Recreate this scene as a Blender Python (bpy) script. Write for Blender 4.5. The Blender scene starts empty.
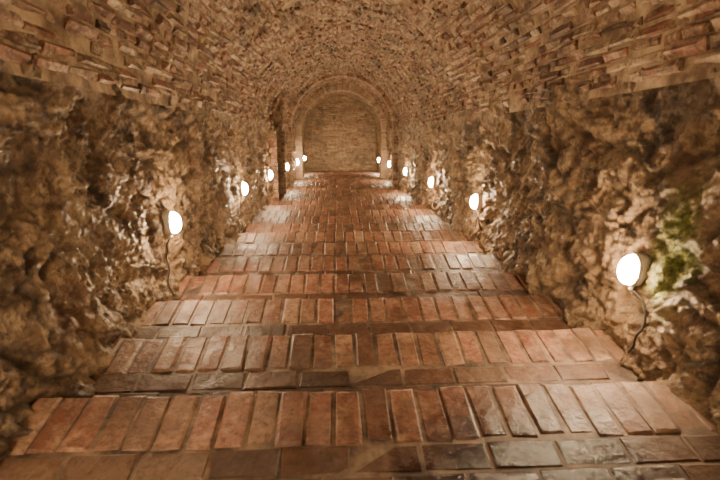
import bpy, math, random
from mathutils import Vector, Matrix, noise
random.seed(7)
TH=math.atan(0.25); C=math.cos(TH); S=math.sin(TH)
HW=1.40; SPR=1.40; S_MIN=-4.6; S_MAX=18.4
def W(x,s,n): return Vector((x, s*C+n*S, -s*S+n*C))
scene=bpy.context.scene

# ---------------- node helpers ----------------
class M:
    def __init__(self,name):
        self.m=bpy.data.materials.new(name); self.m.use_nodes=True
        self.t=self.m.node_tree; self.t.nodes.clear()
        self.out=self.t.nodes.new('ShaderNodeOutputMaterial')
        self.b=self.t.nodes.new('ShaderNodeBsdfPrincipled')
        self.t.links.new(self.b.outputs[0],self.out.inputs[0])
        self.geo=self.t.nodes.new('ShaderNodeTexCoord').outputs['Object']
    def n(self,ty): return self.t.nodes.new(ty)
    def l(self,a,b): self.t.links.new(a,b)
    def scale(self,v):
        mp=self.n('ShaderNodeMapping'); mp.inputs['Scale'].default_value=v
        self.l(self.geo,mp.inputs[0]); return mp.outputs[0]
    def noise(self,sc,det=6,rough=.6,vec=None,dist=0):
        k=self.n('ShaderNodeTexNoise'); k.inputs['Scale'].default_value=sc
        k.inputs['Detail'].default_value=det; k.inputs['Roughness'].default_value=rough
        k.inputs['Distortion'].default_value=dist
        self.l(vec or self.geo,k.inputs['Vector']); return k.outputs['Fac']
    def ramp(self,f,stops):
        r=self.n('ShaderNodeValToRGB'); e=r.color_ramp.elements
        while len(e)<len(stops): e.new(0.5)
        for i,(p,c) in enumerate(stops):
            e[i].position=p
            e[i].color=(c,c,c,1) if not isinstance(c,tuple) else (*c,1)
        self.l(f,r.inputs[0]); return r.outputs[0]
    def mix(self,f,a,b,mode='MIX'):
        k=self.n('ShaderNodeMix'); k.data_type='RGBA'; k.blend_type=mode
        for val,idx in ((f,0),(a,6),(b,7)):
            if isinstance(val,(int,float)): k.inputs[idx].default_value=val
            elif isinstance(val,tuple): k.inputs[idx].default_value=(*val,1)
            else: self.l(val,k.inputs[idx])
        return k.outputs[2]
    def math(self,op,a,b=0.0,clamp=False):
        k=self.n('ShaderNodeMath'); k.operation=op; k.use_clamp=clamp
        for val,idx in ((a,0),(b,1)):
            if isinstance(val,(int,float)): k.inputs[idx].default_value=val
            else: self.l(val,k.inputs[idx])
        return k.outputs[0]
    def bump(self,h,strength,dist,prev=None):
        k=self.n('ShaderNodeBump'); k.inputs['Strength'].default_value=strength
        k.inputs['Distance'].default_value=dist; self.l(h,k.inputs['Height'])
        if prev: self.l(prev,k.inputs['Normal'])
        return k.outputs[0]
    def blob(self,c,rad,nsc=3,namp=.5):
        mp=self.n('ShaderNodeMapping'); mp.vector_type='POINT'
        mp.inputs['Location'].default_value=tuple(-c[i]/rad[i] for i in range(3))
        mp.inputs['Scale'].default_value=tuple(1/r for r in rad)
        self.l(self.geo,mp.inputs[0])
        v=self.n('ShaderNodeVectorMath'); v.operation='LENGTH'; self.l(mp.outputs[0],v.inputs[0])
        nn=self.math('MULTIPLY',self.math('SUBTRACT',self.noise(nsc,5,.7),.5),namp*2)
        d=self.math('ADD',v.outputs['Value'],nn)
        return self.ramp(d,[(.45,1.0),(1.0,0.0)])
    def attr(self):
        a=self.n('ShaderNodeAttribute'); a.attribute_name='bc'
        s=self.n('ShaderNodeSeparateColor'); self.l(a.outputs['Color'],s.inputs[0])
        return s.outputs
    def fin(self,col,rough,nrm=None,spec=.5,gamma=1.0):
        if gamma!=1.0 and not isinstance(col,tuple):
            g=self.n('ShaderNodeGamma'); g.inputs[1].default_value=gamma; self.l(col,g.inputs[0]); col=g.outputs[0]
        if isinstance(col,tuple): self.b.inputs['Base Color'].default_value=(*col,1)
        else: self.l(col,self.b.inputs['Base Color'])
        if isinstance(rough,float): self.b.inputs['Roughness'].default_value=rough
        else: self.l(rough,self.b.inputs['Roughness'])
        self.b.inputs['Specular IOR Level'].default_value=spec
        if nrm: self.l(nrm,self.b.inputs['Normal'])
        return self.m

def mat_floor_brick():
    m=M('worn_floor_brick'); a=m.attr()
    c=m.ramp(a[0],[(0,(.15,.068,.048)),(.3,(.22,.098,.067)),(.6,(.265,.125,.087)),(.85,(.25,.145,.10)),(1,(.33,.215,.155))])
    c=m.mix(m.ramp(m.noise(12,8,.75),[(.44,0.),(.66,.8)]),c,(.38,.26,.18))
    c=m.mix(m.ramp(m.noise(34,7,.75),[(.48,0.),(.66,.75)]),c,(.075,.04,.028))
    dirt_shade=m.ramp(m.noise(1.7,6,.65),[(.46,0.),(.62,.6)])
    c=m.mix(dirt_shade,c,(.10,.062,.042))
    # silt in each tread's back course, darkened as painted shade at the step edge
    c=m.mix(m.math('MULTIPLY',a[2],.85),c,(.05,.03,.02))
    wet=m.blob((.55,1.36,-.45),(.62,.42,.4),6,.6)
    wet2=m.ramp(m.noise(2.3,6,.65,dist=.5),[(.54,0.),(.64,1.)])
    c=m.mix(m.math('MULTIPLY',wet,.9),c,(.035,.017,.012))
    c=m.mix(m.math('MULTIPLY',wet2,.5),c,(.07,.04,.028))
    r=m.ramp(m.noise(9,7,.65),[(.35,.38),(.65,.7)])
    r=m.mix(m.math('MULTIPLY',wet2,.7),r,(.24,.24,.24))
    r=m.mix(wet,r,(.09,.09,.09))
    n=m.bump(m.noise(60,8,.75),.6,.006)
    n=m.bump(m.noise(13,6,.6),.7,.018,n)
    return m.fin(c,r,n,.40,1.2)
def mat_vault_brick(name='vault_brick',lift=0.,g=1.27):
    m=M(name); a=m.attr()
    def L(c): return tuple(x+(y-x)*lift for x,y in zip(c,(.50,.43,.33)))
    c=m.ramp(a[0],[(0,L((.08,.036,.023))),(.25,L((.24,.10,.06))),(.5,L((.31,.15,.092))),(.75,L((.32,.20,.13))),(1,L((.47,.36,.245)))])
    c=m.mix(m.ramp(m.noise(8,8,.78),[(.47,0.),(.60,.85)]),c,L((.50,.39,.27)))
    c=m.mix(m.ramp(m.noise(1.9,8,.72),[(.47,0.),(.60,.8)]),c,L((.09,.053,.034)))
    c=m.mix(m.ramp(m.noise(24,7,.8),[(.5,0.),(.61,.85)]),c,L((.06,.036,.022)))
    r=m.ramp(m.noise(5,5),[(.3,.34),(.7,.72)])
    n=m.bump(m.noise(30,9,.75),1.0,.020)
    return m.fin(c,r,n,.5,g)
def mat_mortar(name,c1,c2,ro=.85):
    m=M(name)
    c=m.mix(m.ramp(m.noise(6,8,.7),[(.4,0.),(.65,1.)]),c1,c2)
    n=m.bump(m.noise(50,8,.7),.7,.01)
    return m.fin(c,ro,n,.5,1.2)
def mat_rock():
    m=M('rough_plastered_rock'); a=m.attr()
    v=m.scale((1,1.2,.85))
    c=m.mix(m.ramp(m.noise(2.4,10,.72,v,.3),[(.40,0.),(.55,1.)]),(.18,.11,.065),(.39,.27,.165))
    c=m.mix(m.ramp(m.noise(7,10,.76,v,.2),[(.48,0.),(.57,.85)]),c,(.52,.39,.255))
    c=m.mix(m.ramp(m.noise(4.3,10,.78,v,.5),[(.53,0.),(.60,.8)]),c,(.07,.042,.025))
    c=m.mix(m.ramp(m.noise(1.3,6,.65,v),[(.53,0.),(.66,.45)]),c,(.26,.135,.07))
    c=m.mix(m.ramp(m.noise(26,9,.82),[(.53,0.),(.63,.7)]),c,(.06,.036,.022))
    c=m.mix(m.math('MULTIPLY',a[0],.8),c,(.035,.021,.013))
    p=W(1.36,1.97,.58)
    moss=m.blob(tuple(p),(.50,.20,.40),10,.85)
    mossc=m.mix(m.ramp(m.noise(40,6,.7),[(.4,0.),(.6,1.)]),(.10,.11,.025),(.31,.33,.09))
    c=m.mix(m.math('MULTIPLY',moss,.85),c,mossc)
    r=m.ramp(m.noise(6,7,.7),[(.38,.30),(.62,.65)])
    r=m.mix(moss,r,(.9,.9,.9))
    n=m.bump(m.noise(11,12,.78,v,.2),1.0,.055)
    n=m.bump(m.noise(50,8,.75),.8,.012,n)
    return m.fin(c,r,n,.5,1.27)
MF=mat_floor_brick(); MV=mat_vault_brick(); MR=mat_rock(); MVP=mat_vault_brick('limewashed_brick',.25)
MM=mat_mortar('lime_mortar',(.15,.10,.065),(.44,.34,.23))
MD=mat_mortar('dirty_floor_mortar',(.06,.038,.027),(.26,.185,.13),.6)

# ---------------- mesh collector ----------------
class Coll:
    def __init__(self): self.v=[]; self.f=[]; self.mi=[]; self.c=[]; self.sm=[]
    def add(self,vs,fs,mi=0,col=(.5,.5,.5),smooth=False,cols=None):
        o=len(self.v); self.v+= [tuple(v) for v in vs]; self.c+=(cols or [(*col,1)]*len(vs))
        for f in fs: self.f.append([o+i for i in f]); self.mi.append(mi); self.sm.append(smooth)
    def obj(self,name,mats):
        me=bpy.data.meshes.new(name); me.from_pydata(self.v,[],self.f)
        for m in mats: me.materials.append(m)
        me.polygons.foreach_set('material_index',self.mi)
        me.polygons.foreach_set('use_smooth',self.sm)
        a=me.color_attributes.new('bc','FLOAT_COLOR','POINT')
        a.data.foreach_set('color',[x for c in self.c for x in c])
        me.update(); o=bpy.data.objects.new(name,me); scene.collection.objects.link(o); return o
BF=[(0,1,5,4),(1,2,6,5),(2,3,7,6),(3,0,4,7),(4,5,9,8),(5,6,10,9),(6,7,11,10),(7,4,8,11),(8,9,10,11),(3,2,1,0)]
def brick(co,o,u,v,w,lu,lv,h,ch=.008,jit=.003,mi=0,tilt=.0,r=None,dirt_shade=0.):
    """worn brick: o = centre of the visible face, u,v,w frame, w outward"""
    rnd=random.random
    tu=(rnd()-.5)*tilt; tv=(rnd()-.5)*tilt
    vs=[]
    for (z,ins) in ((-h,0),(-ch,0),(0,ch*1.3)):
        for (a,b) in ((-1,-1),(1,-1),(1,1),(-1,1)):
            pu=a*(lu/2-ins)+(rnd()-.5)*2*jit; pv=b*(lv/2-ins)+(rnd()-.5)*2*jit
            pz=z+(0 if z==-h else (a*tu+b*tv+(rnd()-.5)*jit))
            vs.append(o+u*pu+v*pv+w*pz)
    co.add(vs,BF,mi,(rnd() if r is None else r,rnd(),dirt_shade))

X=Vector((1,0,0)); Yv=Vector((0,1,0)); Zv=Vector((0,0,1))
DS=Vector((0,C,-S)); DN=Vector((0,S,C))
# ---------------- stairs ----------------
st=Coll(); PITCH=.6/C
k0=int((S_MIN-1.85)/PITCH)-0; k1=int((S_MAX-1.85)/PITCH)+1
HX=1.50
prof=[]
for k in range(k0,k1+1):
    sk=1.87+k*PITCH; y=sk*C; z=-sk*S
    prof+=[(y-.6+(-.012 if k>k0 else 0),z-.010),(y-.012,z-.010)]
    nb=int(2*HX/.118); off=(random.random()-.5)*.08; bw=2*HX/nb
    for i in range(nb):
        x=-HX+(i+.5)*bw+off*.3+(random.random()-.5)*.004
        dz=(random.random()-.5)*.007 - .006*abs(math.sin(i*1.7+k))
        brick(st,Vector((x,y-.15+(random.random()-.5)*.020,z+dz)),X,Yv,Zv,bw-.007-random.random()*.004,.290,.07,.009,.005,0,.004,dirt_shade=random.random()**3*.5)
    for row,yc in ((0,y-.37),(1,y-.50)):
        nc=int(2*HX/.27); sh=(random.random())*.27
        for i in range(-1,nc+1):
            xc=-HX+(i+.5)*.272+sh
            a=max(-HX,xc-.132); b=min(HX,xc+.132)
            if b-a<.05: continue
            brick(st,Vector(((a+b)/2,yc,z-.006+(random.random()-.5)*.006)),X,Yv,Zv,b-a,.124,.07,.007,.004,0,.004,dirt_shade=.5+.5*random.random())
    for i in range(nb):
        x=-HX+(i+.5)*bw
        brick(st,Vector((x,y-.006,z-.112)),X,Zv,Yv,bw-.014,.062,.10,.006,.003,0,.004)
yb0=prof[0][0]; yb1=prof[-1][0]
low=[(yb1,prof[-1][1]-.45),(yb0,prof[0][1]-.45)]
P=prof+low; n=len(P)
vs=[Vector((-HX,a,b)) for a,b in P]+[Vector((HX,a,b)) for a,b in P]
fs=[(i,(i+1)%n,(i+1)%n+n,i+n) for i in range(n-1)]+[(n-1,0,n,2*n-1)]
st.add(vs,fs,1)
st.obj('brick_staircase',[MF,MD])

# ---------------- side passage opening ----------------
PC=9.65; PR=.66; PSPR=1.32
def in_pass(s,t,m=0.0):
    if abs(s-PC)>PR+m: return False
    top=PSPR+math.sqrt(max(0,(PR+m)**2-(s-PC)**2))
    return t<top
# ---------------- rock walls ----------------
R_L=[-3.1,-.45,2.15,4.84,7.27,9.95,13.2,16.6]; L_L=[-4.2,-1.75,.72,3.33,5.78,8.2,10.85,13.6,16.4]
LT={1:.46,-1:.52}
def facet(p,off):
    """fractured stone: every cell is a tilted plane"""
    dd,pp=noise.voronoi(p)
    c=pp[0]; h=noise.noise(c*5.3+off)
    rv=noise.noise_vector(c*3.7+off)
    return h,(p.y-c.y)*rv.y+(p.z-c.z)*rv.z,dd[1]-dd[0]
def rawdisp(side,s,t):
    q=Vector((side*7.3,s,t))
    d=.06*noise.fractal(q*1.0,1,2,3)-.045
    wq=q+Vector((0,.16*noise.noise(q*2.3)+.06*noise.noise(q*7),.16*noise.noise(q*2.1+Vector((9,2,4)))+.06*noise.noise(q*6.5)))
    h,sl,e1=facet(Vector((side*3,wq.y*2.8,wq.z*3.4)),Vector((1,2,3)))
    d+=.036*h+.075*sl
    h,sl,e2=facet(Vector((side*3,wq.y*6.5,wq.z*8)),Vector((5,1,2)))
    d+=.024*h+.050*sl
    h,sl,e3=facet(Vector((side*3,wq.y*17,wq.z*19)),Vector((2,7,2)))
    d+=.010*h+.020*sl
    d+=.026*noise.fractal(q*6.0,.35,2.1,7)
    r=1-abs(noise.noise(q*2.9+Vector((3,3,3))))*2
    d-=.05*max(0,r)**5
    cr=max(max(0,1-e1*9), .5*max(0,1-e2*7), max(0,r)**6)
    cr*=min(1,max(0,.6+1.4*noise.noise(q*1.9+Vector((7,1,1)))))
    return d,cr
def disp2(side,s,t):
    d,cr=rawdisp(side,s,t)
    for ls in (R_L if side>0 else L_L):
        if abs(ls-s)<.3:
            dd=math.hypot(ls-s,(t-LT[side]))
            if dd<.20:
                f=min(1,max(0,(dd-.09)/.11)); f=f*f*(3-2*f)
                d=((.03 if side<0 else 0)+.5*(d))*(1-f)+d*f
    d+=.04*max(0,(.25-t)/.35)
    if t>1.15: f=min(1,(t-1.15)/.3); d=d*(1-.5*f)+.015*f
    return d,cr
def disp(side,s,t): return disp2(side,s,t)[0]
ss=[]; s=S_MIN
while s<S_MAX+.05:
    ss.append(s); s+= .012 if .2<s<5 else (.025 if s<10 and s>0 else .05)
ts=[-.42+i*.0125 for i in range(int(1.92/.0125))]
for side,nm in ((-1,'wall_left'),(1,'wall_right')):
    co=Coll(); vs=[];fs=[];cs=[]
    nt=len(ts)
    for s in ss:
        for t in ts:
            d,cr=disp2(side,s,t)
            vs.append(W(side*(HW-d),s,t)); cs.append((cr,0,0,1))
    for i in range(len(ss)-1):
        for j in range(nt-1):
            if side<0 and in_pass(ss[i]+.02,ts[j],-.03): continue
            a=i*nt+j; q=(a,a+1,a+nt+1,a+nt)
            fs.append(q if side<0 else q[::-1])
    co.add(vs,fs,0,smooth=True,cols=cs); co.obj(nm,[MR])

# ---------------- vaulted ceiling ----------------
ce=Coll()
def rad(s,a): return HW+.05*noise.noise(Vector((s*.6,a*1.2,3)))+.03*noise.noise(Vector((s*2.1,a*3,7)))
arc=math.pi*HW; NC=66; da=math.pi/NC
for j in range(NC):
    a=(j+.5)*da; off=(j%2)*.14+random.random()*.08
    s=S_MIN-off
    while s<S_MAX:
        L=(.22 if random.random()<.6 else .115)+random.random()*.03
        sc=s+L/2; s+=L+.013
        t=SPR+HW*math.sin(a)
        if math.cos(a)<0 and in_pass(sc,t,.10): continue
        if random.random()<.03: continue
        r=rad(sc,a)+(random.random()-.5)*.028+ (0.022 if random.random()<.12 else 0)
        a2=a+(random.random()-.5)*.004
        o=W(r*math.cos(a2),sc,SPR+r*math.sin(a2))
        w=-(X*math.cos(a)+DN*math.sin(a)); v=(-X*math.sin(a)+DN*math.cos(a))
        brick(ce,o,DS,v,w,L-.004,arc/NC-.012-random.random()*.007,.06,.009,.008,1 if sc>14.6 else 0,.024)
vs=[];fs=[]; NS=240; NA=100
for i in range(NS+1):
    s=S_MIN+(S_MAX-S_MIN)*i/NS
    for j in range(NA+1):
        a=-.03+(math.pi+.06)*j/NA; r=rad(s,a)+.017+.018*noise.noise(Vector((s*7,a*9,1)))
        vs.append(W(r*math.cos(a),s,SPR+r*math.sin(a)))
for i in range(NS):
    for j in range(NA):
        s=S_MIN+(S_MAX-S_MIN)*(i+.5)/NS; a=-.03+(math.pi+.06)*(j+.5)/NA
        if math.cos(a)<0 and in_pass(s,SPR+HW*math.sin(a),.02): continue
        q=i*(NA+1)+j; fs.append((q,q+1,q+NA+2,q+NA+1))
ce.add(vs,fs,2,smooth=True)
ce.obj('ceiling',[MV,MVP,MM])

# ---------------- side passage ----------------
sp=Coll(); vs=[];fs=[]
pf=[(PC-PR,-.9)]+[(PC-PR*math.cos(math.pi*i/20),PSPR+PR*math.sin(math.pi*i/20)) for i in range(21)]+[(PC+PR,-.9)]
m=len(pf)
for xx in (-1.36,-3.0):
    for (a,b) in pf: vs.append(W(xx,a,b))
for i in range(m-1): fs.append((i,i+1,m+i+1,m+i))
fs.append(tuple(range(m,2*m)))
fs.append((0,m-1,2*m-1,m))
sp.add(vs,fs,1)
nv=24
for i in range(nv):
    a=math.pi*(i+.5)/nv
    w=DS*math.cos(a)-DN*math.sin(a)
    u=DS*math.sin(a)+DN*math.cos(a)
    t=PSPR+(PR)*math.sin(a)
    xf=-(math.sqrt(max(0,HW*HW-(t-SPR)**2)) if t>SPR else HW)
    brick(sp,W(xf-.10,PC-PR*math.cos(a),t),X,u,w,.28,math.pi*PR/nv-.008,.10,.006,.004,0,.006)
for sd in (-1,1):
    for j in range(22):
        t=-.35+j*.076
        brick(sp,W(-HW-.06,PC+sd*PR,t+.038),X,DN,DS*(-sd),.30,.066,.10,.006,.004,0,.006)
sp.obj('side_passage_archway',[MV,MM])

# ---------------- transverse arches ----------------
def arch(name,s0,s1,ri,ro,mat):
    co=Coll(); d=(s1-s0); ng=max(1,round(d/.29)); 
    nn=int(math.pi*ri/.078)
    for g in range(ng):
        sc=s0+(g+.5)*d/ng
        for i in range(nn):
            a=math.pi*(i+.5)/nn
            w=-(X*math.cos(a)+DN*math.sin(a)); v=(-X*math.sin(a)+DN*math.cos(a))
            brick(co,W(ri*math.cos(a),sc,SPR+ri*math.sin(a)),DS,v,w,d/ng-.01,math.pi*ri/nn-.01,ro-ri,.008,.004,0,.006)
        for sd in (-1,1):
            for j in range(24):
                t=-.35+j*.0735
                brick(co,W(sd*ri,sc,t+.036),DS,DN,X*(-sd),d/ng-.01,.064,ro-ri,.008,.005,0,.006)
    vs=[];fs=[]
    pts=[(-1,0,-.4)]+[(-math.cos(math.pi*i/40),math.sin(math.pi*i/40),SPR) for i in range(41)]+[(1,0,-.4)]
    for sx in (s0+.008,s1-.008):
        for rr in (ri+.012,ro+.05):
            for (cx,sy,b) in pts: vs.append(W(cx*rr,sx,b+sy*rr))
    m=len(pts)
    for i in range(m-1):
        fs+=[(i,i+1,m+i+1,m+i),(2*m+i,2*m+i+1,3*m+i+1,3*m+i),(i,i+1,2*m+i+1,2*m+i)]
    co.add(vs,fs,1)
    return co.obj(name,[mat,MM])
arch('transverse_brick_arch',12.0,12.35,1.33,1.46,MV)
arch('transverse_brick_arch',14.2,14.6,1.22,1.46,MVP)

# ---------------- end walls ----------------
def endwall(name,s,dirn,mat):
    co=Coll()
    for j in range(42):
        t=-.30+j*.078; x=-1.6+(j%2)*.15
        while x<1.5:
            brick(co,W(x+.15,s+(random.random()-.5)*.020,t+.039),X,DN,DS*dirn,.284,.064,.08,.008,.008,0,.012); x+=.302
    v=[W(-1.7,s-dirn*.012,-.6),W(1.7,s-dirn*.012,-.6),W(1.7,s-dirn*.012,3.1),W(-1.7,s-dirn*.012,3.1)]
    co.add(v,[(0,1,2,3)],1); co.obj(name,[mat,MM])
endwall('wall_back',S_MAX-.05,-1,MVP)
endwall('wall_front',S_MIN+.05,1,MV)

# ---------------- lamps ----------------
def simple(name,col,rough,**k):
    m=M(name)
    c=m.mix(m.noise(40,3),col,tuple(x*.85 for x in col)); return m.fin(c,rough)
MB=simple('lamp_housing_plastic',(.45,.40,.33),.4)
MK=simple('black_cable_rubber',(.03,.025,.02),.5)
MG=M('glowing_frosted_glass')
lw=MG.n('ShaderNodeLayerWeight'); lw.inputs[0].default_value=.35
ec=MG.mix(lw.outputs['Facing'],(1.0,.75,.46),(1.0,.62,.31))
MG.l(ec,MG.b.inputs['Emission Color']); MG.b.inputs['Emission Strength'].default_value=800
MG.b.inputs['Base Color'].default_value=(.9,.86,.78,1); MG=MG.m
def ovalstack(rings,seg=28):
    vs=[];fs=[]
    for (d,a,b) in rings:
        for i in range(seg):
            t=2*math.pi*i/seg; vs.append((d,a*math.cos(t),b*math.sin(t)))
    for r in range(len(rings)-1):
        for i in range(seg):
            q=r*seg+i; q2=r*seg+(i+1)%seg; fs.append((q,q2,q2+seg,q+seg))
    fs.append(tuple(range(seg))[::-1]); fs.append(tuple(range((len(rings)-1)*seg,len(rings)*seg)))
    return vs,fs
def part(name,vs,fs,mat,par,smooth=True):
    me=bpy.data.meshes.new(name); me.from_pydata(vs,[],fs); me.materials.append(mat)
    me.polygons.foreach_set('use_smooth',[smooth]*len(fs)); me.update()
    import bmesh
    bm=bmesh.new(); bm.from_mesh(me); bmesh.ops.recalc_face_normals(bm,faces=bm.faces); bm.to_mesh(me); bm.free()
    o=bpy.data.objects.new(name,me); scene.collection.objects.link(o); o.parent=par; return o
def lamp(side,s):
    t=LT[side]; e=bpy.data.objects.new('wall_lamp',None); e.empty_display_size=.1
    scene.collection.objects.link(e)
    dd=max(disp(side,s+.05*a,t+.07*b) for a in(-1,0,1) for b in (-1,0,1))
    x=side*(HW-dd+.005); p=W(x,s,t); e.location=p
    if side>0: e.rotation_euler=(0,0,math.pi)
    part('housing',*ovalstack([(-.06,.062,.088),(.012,.066,.092),(.026,.066,.092),(.032,.062,.088)]),MB,e)
    part('rim',*ovalstack([(.030,.062,.088),(.038,.064,.090),(.044,.060,.086),(.044,.055,.080)]),MB,e)
    rings=[]
    for i in range(8):
        a=math.pi/2*i/8; rings.append((.042+.058*math.sin(a),.057*math.cos(a)**.75,.083*math.cos(a)**.75))
    part('glass_globe',*ovalstack(rings,24),MG,e)
    vs,fs=ovalstack([(0,.013,.013),(.03,.013,.013),(.034,.009,.009)],14)
    vs=[(.01+b,a,-.086-d) for d,a,b in vs]
    part('cable_gland',vs,fs,MB,e)
    cu=bpy.data.curves.new('cable','CURVE'); cu.dimensions='3D'; cu.bevel_depth=.0065; cu.bevel_resolution=2
    pts=[e.location+Vector((-side*.012,0,-.115))]
    base=s
    for i in range(1,9):
        tt=t-.12-(t-.12+.02)*i/8
        ss_=base-.05*math.sin(i*.5)*(1 if side>0 else -.8)
        dd=max(disp(side,ss_+o1,tt+o2) for o1 in(-.02,0,.02) for o2 in (-.02,0,.02))
        pts.append(W(side*(HW-dd-.006),ss_,tt))
    sl=cu.splines.new('BEZIER'); sl.bezier_points.add(len(pts)-1)
    R=e.rotation_euler.to_matrix().inverted()
    for b,q in zip(sl.bezier_points,pts):
        b.co=R@(q-e.location); b.handle_left_type='AUTO'; b.handle_right_type='AUTO'
    cu.materials.append(MK); o=bpy.data.objects.new('cable',cu); scene.collection.objects.link(o); o.parent=e
for s in R_L: lamp(1,s)
for s in L_L: lamp(-1,s)

# ---------------- world & camera ----------------
w=bpy.data.worlds.new('world'); scene.world=w; w.use_nodes=True
w.node_tree.nodes['Background'].inputs[0].default_value=(.02,.012,.006,1)
cam=bpy.data.cameras.new('camera'); co=bpy.data.objects.new('camera',cam); scene.collection.objects.link(co)
cam.sensor_width=36; cam.lens=22.5; cam.clip_start=.02
p=math.radians(12.3); yw=math.atan(.05)
F=X*(math.sin(yw)*math.cos(p))+DS*(math.cos(yw)*math.cos(p))-DN*math.sin(p)
Rr=X*math.cos(yw)-DS*math.sin(yw); U=Rr.cross(F)
mt=Matrix((Rr,U,-F)).transposed().to_4x4(); mt.translation=W(-.15,0,1.1); co.matrix_world=mt
cam.dof.use_dof=True; cam.dof.focus_distance=3.6; cam.dof.aperture_fstop=2.2
scene.camera=co
